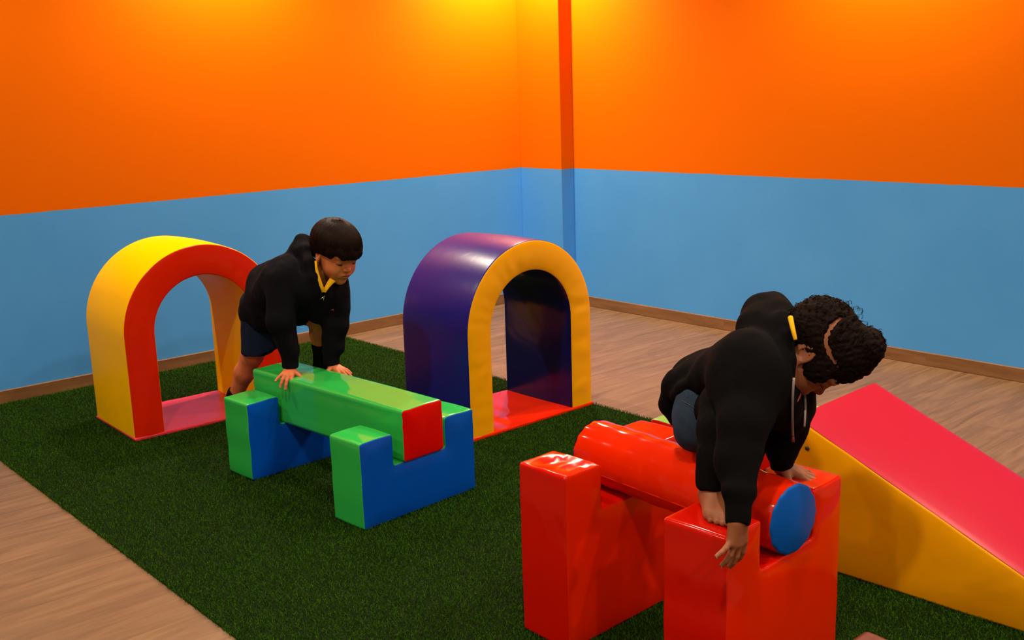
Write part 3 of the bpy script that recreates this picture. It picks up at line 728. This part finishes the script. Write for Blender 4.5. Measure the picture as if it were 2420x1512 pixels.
    J.cap(P(640, 735, 4.28), P(606, 738, 4.30), .080, .074, .03, clips=[(P(610, 765, 4.3), V(-.15, 0, -1))])
    J.chain([P(668, 662, 4.0), elR + V(0, 0, .01), P(686, 830, 4.02)], [.064, .053, .040], .02)
    J.chain([P(792, 680, 4.13), P(793, 765, 4.10), P(784, 825, 4.12)], [.060, .047, .038], .02)
    J.cap(P(795, 695, 4.10), P(804, 728, 4.09), .05, .036, .025); J.cap(P(786, 800, 4.11), P(796, 822, 4.11), .038, .030, .015)
    for w0, w1, r in ((P(686, 828, 4.02), P(687, 872, 4.035), .0335), (P(783, 822, 4.12), P(783, 866, 4.13), .0315)):
        ax = unit(w1 - w0); J.cap(w0, w1 + ax * .03, r, r, .008, clips=[(w1 - ax * .004, ax)])
    # collar wrapped round the neck and the hood lying on the back
    nb = P(728, 640, 4.06)
    J.chain([P(704, 600, 4.12), P(722, 596, 4.05), P(733, 622, 3.985), P(742, 655, 3.97), P(755, 690, 3.985)], [.028, .024, .021, .020, .022], .02)
    J.chain([P(704, 600, 4.12), P(745, 588, 4.16), P(805, 632, 4.16), P(808, 664, 4.10), P(788, 692, 4.04)], [.026, .024, .022, .020, .020], .02)
    J.chain([P(708, 566, 4.10), P(706, 592, 4.10), P(692, 626, 4.10)], [.020, .028, .034], .025)
    J.chain([P(742, 565, 4.14), P(718, 566, 4.11), P(716, 592, 4.05)], [.016, .021, .024], .02)
    cx = P(768, 655, 4.02)
    J.ell(cx, (unit(V(.75, .1, .62)), V(-.13, .99, 0), unit(V(-.6, 0, .8))), (.050, .026, .036), .01, cut=True)
    J.cap(q(-.02, 0, -.05), P(737, 655, 4.06), .043, .046, .004, cut=True)
    jk = garment(J, 'hooded_jacket', MAT['hood1'], root, 11, .0028, 34)
    # zip pull and small logo glints on the chest
    so = Soup(); so.add(*tube([*drape(jk, [(765, 703, 3.97), (764, 712, 3.97)])], .0022)); so.add(*tube(drape(jk, [(756, 707, 3.97), (762, 703, 3.97), (768, 699, 3.97)]), .0012)); so.build('zip_pull', MAT['glint'], jk)
    so = Soup(); so.add(*tube(drape(jk, [(782, 733, 4.02), (787, 731, 4.02), (788, 736, 4.02)]), .002)); so.build('chest_emblem', MAT['rubber'], jk)
    # yellow collar of the shirt under the jacket
    so = Soup()
    def strip(pts, w0, w1, nrm):
        v = []
        for i, a in enumerate(pts):
            t = i / (len(pts) - 1); w = w0 + (w1 - w0) * t; tg = unit(pts[min(i + 1, len(pts) - 1)] - pts[max(i - 1, 0)]); sd = unit(np.cross(tg, nrm))
            for k in (-1, 1): v += [a + sd * w * k + nrm * .0015, a + sd * w * k - nrm * .0015]
        f = []
        for i in range(len(pts) - 1):
            b = i * 4; c = b + 4; f += [(b, b + 2, c + 2, c), (b + 1, c + 1, c + 3, b + 3), (b, c, c + 1, b + 1), (b + 2, b + 3, c + 3, c + 2)]
        f += [(0, 1, 3, 2), (len(v) - 4, len(v) - 2, len(v) - 1, len(v) - 3)]
        return v, f
    nrm = -W_
    near = [(746, 616, 3.968), (748, 636, 3.963), (753, 655, 3.959), (759, 674, 3.958), (765, 690, 3.961)]; far = [(787, 660, 4.0), (780, 668, 3.985), (773, 678, 3.972), (766, 690, 3.958)]
    so.add(*strip([P(*t) for t in near], .0042, .0070, nrm)); so.add(*strip([P(*t) for t in far], .013, .006, nrm))
    so.build('shirt_collar', MAT['poly'], root)
    # hair: bowl cut combed forward
    H = Vol(hc - .14, hc + .15, .003)
    H.ell(q(-.010, 0, .042), A, (.106, .0900, .0865), 0); H.ell(q(.034, 0, .030), A, (.076, .078, .058), .02); H.ell(q(-.05, 0, .00), A, (.055, .068, .060), .02)
    cl = lambda a, b, h, n: (q(a, b, h), A[0] * n[0] + A[1] * n[1] + A[2] * n[2])
    H.ell(q(.100, 0, -.032), A, (.062, .092, .054), .006, cut=True); H.ell(q(.086, -.070, -.002), A, (.034, .034, .040), .008, cut=True); H.ell(q(.086, .070, -.002), A, (.034, .034, .036), .008, cut=True)                     # the face stays free
    for b in (-1, 1): H.ell(q(.040, .082 * b, -.040), A, (.062, .035, .052), .008, cut=True); H.ell(q(-.004, .088 * b, -.022), A, (.026, .030, .026), .006, cut=True)
    H.ell(q(-.02, 0, -.110), A, (.12, .12, .060), .01, cut=True)
    p, f = H.mesh(1); c0 = q(0, 0, .02); o = p - c0; az = np.arctan2(o @ A[1], o @ A[0]); el = np.arctan2(o @ A[2], np.hypot(o @ A[0], o @ A[1]))
    p = p + normals(p, f) * (.0006 * np.sin(az * 58 + 3 * np.sin(el * 3)) + .0006 * np.sin(az * 131 + 5 * np.sin(el * 2)) + .0012 * np.sin(az * 13 + 2.5 * np.sin(el * 4)))[:, None] * np.clip((1.40 - np.abs(el)) / .5, 0, 1)[:, None]
    hair = mesh_obj('hair', p - np.array(root.location), f, MAT['hair1'], root)
    # loose strands lying over it, from the crown down to fringe and nape
    so = Soup(); g = np.random.default_rng(4); crown = q(-.045, 0, .108)
    for i in range(1100):
        a = g.uniform(-PI, PI); e = g.uniform(.25, 1.0); pts = []
        front = abs(a) < .95; side_ = min(1, max(0, (abs(a) - .45) / .35)); endel = (-.04 + .26 * side_ * (abs(a) < .95) if front else -.48 if abs(a) > 1.75 else -.26) + g.normal() * .05
        for t in np.linspace(.05 * g.random() + .4 * g.random() * (e < .45), 1, 7):
            el_ = 1.52 + (endel - 1.52) * t; aa = a + .12 * math.sin(3 * t + i)
            dvec = A[0] * math.cos(el_) * math.cos(aa) * .1075 + A[1] * math.cos(el_) * math.sin(aa) * .0915 + A[2] * math.sin(el_) * .0878
            pts.append(q(-.008 + .004 * math.cos(aa), 0, .042) + dvec * (1 + .012 * g.random()))
        pts = np.array(pts); v = []; fr = []
        for k, a_ in enumerate(pts):
            tg = unit(pts[min(k + 1, 6)] - pts[max(k - 1, 0)]); nn = unit(a_ - q(0, 0, .03)); sd = np.cross(tg, nn); w = .0017 * (1 - .85 * (k / 6) ** 2) * (.25 if k == 0 else 1)
            v += [a_ - sd * w, a_ + nn * .0007, a_ + sd * w]
        for k in range(6): b = k * 3; fr += [(b, b + 1, b + 4, b + 3), (b + 1, b + 2, b + 5, b + 4)]
        so.add(v, fr)
    tag(so.build('loose_strands', MAT['hair1'], hair), kind='stuff')
    return root

# ---------------------------------------------------------------- the girl climbing over the red roller
def on_x(px, py, x):                     # the point of a sight line where it meets the plane x = const
    r = P(px, py, 1) - V(0, 0, CAMZ); return V(0, 0, CAMZ) + r * (x / r[0])
def build_girl():
    root = empty('person', (-1.50, 1.97, 0)); tag(root, 'girl in a black hooded top with curly dark hair climbing barefoot over the red roller', 'person')
    sk = MAT['skin2']; hs = 1.05
    hc = P(1924, 822, 2.43); up0 = unit(V(.83, .34, .42)); fwd = unit(V(.36, .16, -.92)); up = up0
    wrR = on_x(1744, 1226, -1.243); wrL = P(1845, 1103, 2.572)
    shR, shL = P(1795, 885, 2.34), P(1862, 865, 2.52)
    hipR, hipL = P(1668, 975, 2.60), P(1665, 965, 2.66)
    kneeR, ankR = P(1704, 985, 2.37), P(1686, 1152, 2.375)
    kneeL, ankL = V(-1.46, 2.10, .64), V(-1.57, 2.16, .42)
    lo, hi = V(-1.80, 1.60, .28), V(-1.02, 2.36, 1.05)
    B = Vol(lo, hi, .0052, [(hc - .115, hc + .115, .0023), (V(-1.42, 1.64, .36), V(-1.20, 1.86, .55), .0021), (V(-1.44, 2.00, .45), V(-1.27, 2.17, .56), .0021)])
    q, A = head(B, hc, fwd, up, hs)
    neck = P(1845, 850, 2.47)
    B.chain([q(-.025, 0, -.06), neck], [.040, .045], .02)
    chest = (shR + shL) / 2; hips = (hipR + hipL) / 2
    B.cap(chest, hips, .055, .05, .03); B.cap(chest, neck, .05, .045, .03); B.cap(shR, shL, .04, .04, .03)
    elR, elL = P(1748, 1040, 2.275), P(1858, 1000, 2.53)
    for sh, el, wr in ((shR, elR, wrR), (shL, elL, wrL)): B.chain([sh, el, wr], [.036, .029, .019], .015)
    nails = []
    # right hand hooks down over the front corner of the near post
    hand(B, wrR, V(.02, -.10, -.99), V(1, -.12, .12), True, 1.07,
         curls=((.15, .30, .25), (.12, .28, .25), (.12, .25, .2), (-.05, .22, .2)), splay=(.10, -.06, -.30, -.86), thumb=(.75, .50, -.45), nails=nails, thumbcurl=.25)
    # left hand spread on top of the far post
    hand(B, wrL + V(.004, 0, .004), V(.78, .50, -.36), V(.40, .10, .90), False, 1.04,
         curls=((.02, .30, .28), (-.04, .28, .26), (-.02, .25, .25), (.02, .22, .2)), splay=(.22, .05, -.10, -.26), thumb=(.45, .9, -.35), nails=nails)
    for hip, kn, an in ((hipR, kneeR, ankR), (hipL, kneeL, ankL)):
        B.chain([hip, kn, an], [.036, .032, .027], .02)
    # bare right foot pointing towards the photographer's right, flat on the post
    tz = .4755; fd = unit(V(.74, -.62, 0)); ln = V(-fd[1], fd[0], 0); a0 = V(ankR[0], ankR[1], 0)
    heel = a0 - fd * .020 + V(0, 0, tz + .024)
    B.cap(ankR, heel, .027, .024, .012); B.ell(ankR + ln * .022 + V(0, 0, -.012), np.eye(3), (.010, .010, .010), .01); B.ell(ankR - ln * .022 + V(0, 0, -.012), np.eye(3), (.010, .010, .010), .01)
    for o_, ll, r in ((.020, .086, .0150), (.004, .084, .0140), (-.012, .076, .0135), (-.022, .066, .0125)):
        ball = a0 + fd * ll + ln * o_ + V(0, 0, tz + r * .95); B.cap(heel + ln * o_ * .4, ball, .020, r, .012); B.cap(ankR + fd * .008 + V(0, 0, -.006), ball + V(0, 0, .001), .022, r * .9, .016)
    for o_, st_, ll, r in ((.024, .090, .024, .0102), (.009, .092, .021, .0078), (-.003, .088, .019, .0074), (-.014, .081, .017, .0070), (-.025, .072, .015, .0066)):
        b0 = a0 + fd * st_ + ln * o_ + V(0, 0, tz + r + .004); b1 = b0 + fd * ll * .55 + V(0, 0, .002); b2 = b0 + fd * ll + V(0, 0, -.004)
        B.cap(b0 - fd * .01, b1, r, r, .006); B.cap(b1, b2, r, r * 1.02, .002); nails.append((b2 + V(0, 0, r * .72) + fd * .001, fd, unit(V(0, 0, 1) + fd * .5), r * .6))
    fl = unit(V(.7, .4, -.6)); B.cap(ankL, ankL + fl * .09, .026, .016, .015)
    p, f = B.mesh(1)
    body = mesh_obj('body', p - np.array(root.location), f, [sk, MAT['lip2']], root, fmat=lip_ids(p, f, q, A, hs))
    face_details(root, q, A, hs, body)
    nail_mesh('nail', nails, MAT['nail'], body)
    # leggings
    G = Vol(V(-1.75, 1.70, .36), V(-1.22, 2.30, .82), .0045)
    hem = P(1687, 1152, 2.372); ax = unit(hem - kneeR)
    G.chain([P(1674, 975, 2.57), P(1692, 968, 2.48), P(1706, 962, 2.39), P(1697, 1010, 2.36), P(1693, 1085, 2.345)], [.046, .046, .046, .044, .0395], .02); G.cap(P(1706, 950, 2.39), P(1745, 960, 2.37), .045, .045, .02); G.cap(P(1693, 1085, 2.345), hem + ax * .03, .0395, .036, .02, clips=[(hem, ax + V(0, 0, -.4))])
    G.cap(P(1668, 1122, 2.36), P(1664, 1140, 2.365), .020, .018, .015)
    G.chain([hipL + V(.02, 0, 0), kneeL, kneeL * .25 + ankL * .75], [.062, .052, .038], .03)
    garment(G, 'leggings', MAT['legging'], root, 21, .0022, 60)
    # denim shorts
    D = Vol(V(-1.80, 1.76, .46), V(-1.36, 2.26, .82), .0042)
    D.cap(P(1654, 935, 2.54), P(1645, 1012, 2.56), .056, .058, .03); D.cap(P(1690, 925, 2.50), P(1650, 985, 2.54), .040, .055, .03)
    D.cap(P(1660, 945, 2.66), P(1655, 1010, 2.64), .062, .056, .04)
    dn = garment(D, 'denim_shorts', MAT['denim'], root, 23, .0022, 55)
    so = Soup(); so.add(*tube(drape(dn, [(1611 + 2.2 * i, 946 + 1.3 * i, 2.5) for i in range(20)], .0003, 4), .0007, 6)); so.build('seam', MAT['stitch'], dn)
    for i in range(6): so = Soup(); so.add(*tube(drape(dn, [(1622 + 9 * i, 925 - 4.6 * i + 5, 2.5), (1626 + 9 * i, 928 - 4.6 * i + 11, 2.5)], .0002, 4), .0005, 5)); so.build('stitch', MAT['stitch'], dn)
    # hooded top
    J = Vol(V(-1.82, 1.66, .46), V(-1.08, 2.36, 1.02), .0042)
    hemn = unit(P(1650, 925, 2.5) - P(1760, 850, 2.45))
    J.cap(P(1778, 862, 2.38), P(1660, 905, 2.55), .078, .052, .04); J.cap(P(1845, 850, 2.54), P(1655, 905, 2.66), .085, .078, .04)
    J.cap(P(1700, 870, 2.55), P(1618, 905, 2.60), .055, .040, .03)
    J.chain([P(1640, 890, 2.56), P(1592, 908, 2.60), P(1582, 955, 2.63), P(1600, 990, 2.66)], [.028, .026, .022, .022], .02)
    J.chain([P(1712, 893, 2.44), P(1680, 886, 2.475), P(1640, 897, 2.50), P(1612, 918, 2.53), P(1598, 935, 2.57)], [.016, .013, .013, .015, .018], .012)
    J.cap(P(1765, 872, 2.37), P(1742, 925, 2.335), .060, .050, .04)                  # the front panel falls over the raised thigh
    J.cap(P(1785, 900, 2.36), P(1832, 950, 2.42), .085, .060, .03); J.cap(P(1838, 935, 2.44), P(1866, 990, 2.47), .052, .040, .03)
    J.cap(P(1880, 925, 2.52), P(1884, 1005, 2.52), .050, .030, .03)
    J.cap(P(1690, 885, 2.47), P(1765, 862, 2.40), .045, .066, .05); J.cap(P(1745, 905, 2.37), P(1768, 985, 2.30), .060, .050, .05)
    J.chain([P(1788, 892, 2.335), P(1752, 1000, 2.275), P(1744, 1090, 2.25), on_x(1748, 1158, -1.260)], [.060, .0500, .0450, .0375], .03)
    J.cap(on_x(1726, 1158, -1.265), on_x(1770, 1164, -1.255), .0185, .0195, .014)
    w1 = on_x(1742, 1243, -1.241); w0 = on_x(1746, 1166, -1.258); axc = unit(w1 - w0); J.cap(w0, w1 + axc * .03, .0285, .0280, .008, clips=[(w1, axc)])
    J.chain([P(1872, 900, 2.56), P(1874, 960, 2.56), P(1853, 1030, 2.545), P(1846, 1070, 2.55)], [.054, .046, .039, .034], .03)
    J.cap(P(1846, 1058, 2.55), P(1856, 1074, 2.55), .030, .026, .015)
    w0, w1 = P(1848, 1078, 2.56), P(1845, 1106, 2.572); axc = unit(w1 - w0 + V(.01, 0, 0)); J.cap(w0, w1 + axc * .03, .0285, .028, .008, clips=[(w1, axc)])
    # hood lying behind the neck
    J.chain([P(1838, 716, 2.62), P(1798, 742, 2.55), P(1793, 778, 2.48), P(1806, 815, 2.42)], [.026, .041, .045, .042], .03)
    J.chain([P(1836, 722, 2.58), P(1832, 760, 2.50), P(1838, 800, 2.44), P(1845, 845, 2.40)], [.032, .046, .048, .042], .03)
    J.cap(P(1832, 712, 2.56), P(1838, 722, 2.55), .010, .012, .010); J.cap(P(1850, 735, 2.58), P(1868, 750, 2.56), .026, .022, .02)
    J.chain([P(1858, 770, 2.46), P(1866, 830, 2.42), P(1856, 890, 2.42), P(1860, 925, 2.43)], [.030, .026, .022, .020], .02)
    J.ell(q(.0, 0, -.02), A, (.092, .084, .080), .008, cut=True)
    J.cap(q(-.02, 0, -.05), P(1872, 850, 2.46), .046, .040, .004, cut=True)
    J.chain([P(1850, 748, 2.42), P(1860, 795, 2.365), P(1863, 850, 2.355), P(1862, 895, 2.368)], [.016, .019, .018, .016], .012)
    jk = garment(J, 'hooded_top', MAT['hood2'], root, 31, .0026, 34)
    # draw cords hanging from the hood
    c1 = drape(jk, [(1876, 893 + 9.2 * i, 2.36) if False else (1876 - 4 * math.sin(i / 15 * 2.6), 893 + 9.2 * i, 2.36) for i in range(16)], .0035, 4); c2 = drape(jk, [(1900 + 3 * math.sin(i / 10 * 3), 912 + 9.6 * i, 2.42) for i in range(11)], .0035, 4)
    def smooth_path(c, n=24):
        c = np.array(c); t = np.linspace(0, len(c) - 1, n); i = np.clip(t.astype(int), 0, len(c) - 2); w = (t - i)[:, None]; a = np.stack([np.interp(t, np.arange(len(c)), c[:, k]) for k in range(3)], 1)
        for _ in range(3): a[1:-1] = a[1:-1] * .5 + .25 * (a[2:] + a[:-2])
        return a
    for c in (c1, c2):
        so = Soup(); so.add(*tube(smooth_path(c), .0029, 8)); cd = so.build('draw_cord', MAT['cord'], jk)
    so = Soup(); so.add(*tube([c1[-1], c1[-1] - U_ * .013], [.0034, .0040], 8)); so.build('cord_tip', MAT['rubber'], jk)
    so = Soup(); so.add(*tube(drape(jk, [(1884, 950, 2.4), (1889, 940, 2.4), (1893, 929, 2.4)], .001, 4), [.001, .0024, .001], 6)); so.build('chest_print', MAT['rubber'], jk)
    # yellow shirt collar between hood and hair
    so = Soup(); so.add(*tube(smooth_path([P(1868, 750, 2.372), P(1872, 770, 2.350), P(1877, 790, 2.342), P(1880, 803, 2.342)], 12), np.linspace(.0062, .0042, 12), 8)); so.build('shirt_collar', MAT['poly'], root)
    # hair: close curls over the skull, parted round a gathered puff at the crown
    H = Vol(hc - .17, hc + .20, .0032)
    H.ell(q(-.012, 0, .034), A, (.099, .0825, .0815), 0); H.ell(q(-.046, 0, .004), A, (.054, .068, .060), .02); H.ell(q(.026, 0, .052), A, (.074, .070, .060), .02)
    H.ell(q(.040, 0, .088), A, (.046, .046, .036), .03)
    pc = q(.028, -.006, .104); H.ell(pc + A[2] * .012 + A[0] * .002, A, (.040, .040, .032), .02)
    H.ell(q(.034, -.064, .006), A, (.034, .017, .034), .015); H.ell(q(.034, .064, .006), A, (.034, .017, .034), .015)
    H.ell(q(.125, 0, -.022), A, (.062, .090, .062), .008, cut=True)
    for b in (-1, 1): H.ell(q(.066, .080 * b, -.066), A, (.054, .040, .048), .010, cut=True); H.ell(q(-.004, .092 * b, -.034), A, (.013, .028, .017), .004, cut=True)
    part = []; ec, er = q(-.006, 0, .030), V(.0935, .0775, .0770) * hs                # arc of bare scalp over the side of the head
    ctl = np.array([(2010, 741), (1985, 752), (1965, 770), (1953, 792), (1952, 812), (1960, 835), (1972, 855), (1984, 872)], float)
    for t in np.linspace(0, 7, 50):
        px, py = np.interp(t, range(8), ctl[:, 0]), np.interp(t, range(8), ctl[:, 1]); o = V(0, 0, CAMZ) - ec; r = P(px, py, 1) - V(0, 0, CAMZ)
        M_ = np.stack(A) / er[:, None]; o_, r_2 = M_ @ o, M_ @ r; bq = o_ @ r_2; aq = r_2 @ r_2; dsc = bq * bq - aq * (o_ @ o_ - 1)
        part.append(V(0, 0, CAMZ) + r * ((-bq - math.sqrt(max(dsc, 0))) / aq))
    H.chain(part, list(np.interp(np.arange(len(part)), [0, 10, 38, 49], [.0040, .0056, .0056, .0038])), .0015, cut=True)
    p, f = H.mesh(1); g = np.random.default_rng(9)
    p = p + normals(p, f) * folds(p, 77, .0016, 480, (1, 1, 1), 14)[:, None]
    hair = mesh_obj('hair', p - np.array(root.location), f, MAT['hair2'], root)
    so = Soup(); nn_ = normals(p, f); c = p - q(0, 0, 0); hh = c @ A[2]; aa = c @ A[0]; ids = g.choice(len(p), 900, replace=False)
    pp = np.array(part)
    for i in ids:
        if np.linalg.norm(pp - p[i], axis=1).min() < .013: continue
        back_ = aa[i] < .006 or np.linalg.norm(p[i] - pc) < .046
        if not back_ and g.random() < .75: continue
        n = nn_[i]; t0 = unit(np.cross(n, g.normal(size=3))); b0 = np.cross(n, t0); R = g.uniform(.0025, .0052) * (1 if back_ else .6); turns = g.uniform(.9, 2.0); lift = g.uniform(.001, .0055) * (1 if back_ else .3)
        pts = [p[i] - n * .002 + n * (lift * t + .0022 * math.sin(2 * PI * turns * t)) + t0 * R * math.cos(2 * PI * turns * t) + b0 * (R * .9 * math.sin(2 * PI * turns * t) + .008 * (t - .5)) for t in np.linspace(0, 1, 13)]
        so.add(*tube(pts, np.linspace(.0010, .0005, 13), 4))
    for i in range(34):                                                              # stray ringlets along the top of the head
        a = g.uniform(-.9, .9); e = g.uniform(.6, 2.4); dv = A[2] * math.sin(e) * .085 + (-A[0]) * math.cos(e) * .100 * -1 * -1 + A[1] * math.sin(a) * .07
        b = q(-.012, 0, .034) + dv * .97; n = unit(dv); t0 = unit(np.cross(n, A[1] + .3 * g.normal(size=3))); R = g.uniform(.006, .011)
        so.add(*tube([b + n * R * .9 * math.sin(PI * t * 1.15) + t0 * R * 1.6 * (t - .3) for t in np.linspace(0, 1, 20)], np.linspace(.0007, .0003, 20), 5))
    tag(so.build('curls', MAT['hair2'], hair), kind='stuff')
    so = Soup(); e0 = q(.000, -.079, -.036); so.add(*tube([e0 + (A[0] * math.cos(a) + A[2] * math.sin(a)) * .0065 for a in np.linspace(0, 2 * PI, 20)], .0009, 6)); so.build('earring', MAT['metal'], root)
    return root
build_boy()
build_girl()


# ------------------------------------------------------------------ lights: grid of warm ceiling downlights
def down(x, y, power, ang=150, r=.045, col=(1, .84, .62)):
    l = bpy.data.lights.new('downlight', 'SPOT'); l.energy = power; l.color = col; l.spot_size = math.radians(ang); l.spot_blend = .9; l.shadow_soft_size = r
    o = bpy.data.objects.new('downlight', l); COL.objects.link(o); o.location = (x, y, CZ - .06)
    return o
for x, y, p in ((-5.0, 4.52, 190), (-5.02, 2.72, 125), (-5.0, .9, 75), (-2.75, 4.58, 120), (-.75, 4.5, 75), (1.2, 4.45, 60),
                (-2.85, 2.6, 50), (-2.85, .75, 60), (-.8, 2.6, 60), (-.8, .75, 70), (1.2, 2.6, 95), (1.2, .7, 95), (-2.85, -1.1, 68), (-.8, -1.1, 60)):
    down(x, y, p)
w = bpy.data.worlds.new('world'); SC.world = w; w.use_nodes = True
w.node_tree.nodes['Background'].inputs[0].default_value = (1, .82, .62, 1); w.node_tree.nodes['Background'].inputs[1].default_value = .12
SC.view_settings.view_transform = 'Standard'; SC.view_settings.look = 'None'; SC.view_settings.gamma = 1; SC.view_settings.use_curve_mapping = False
SC.view_settings.exposure = 0.75
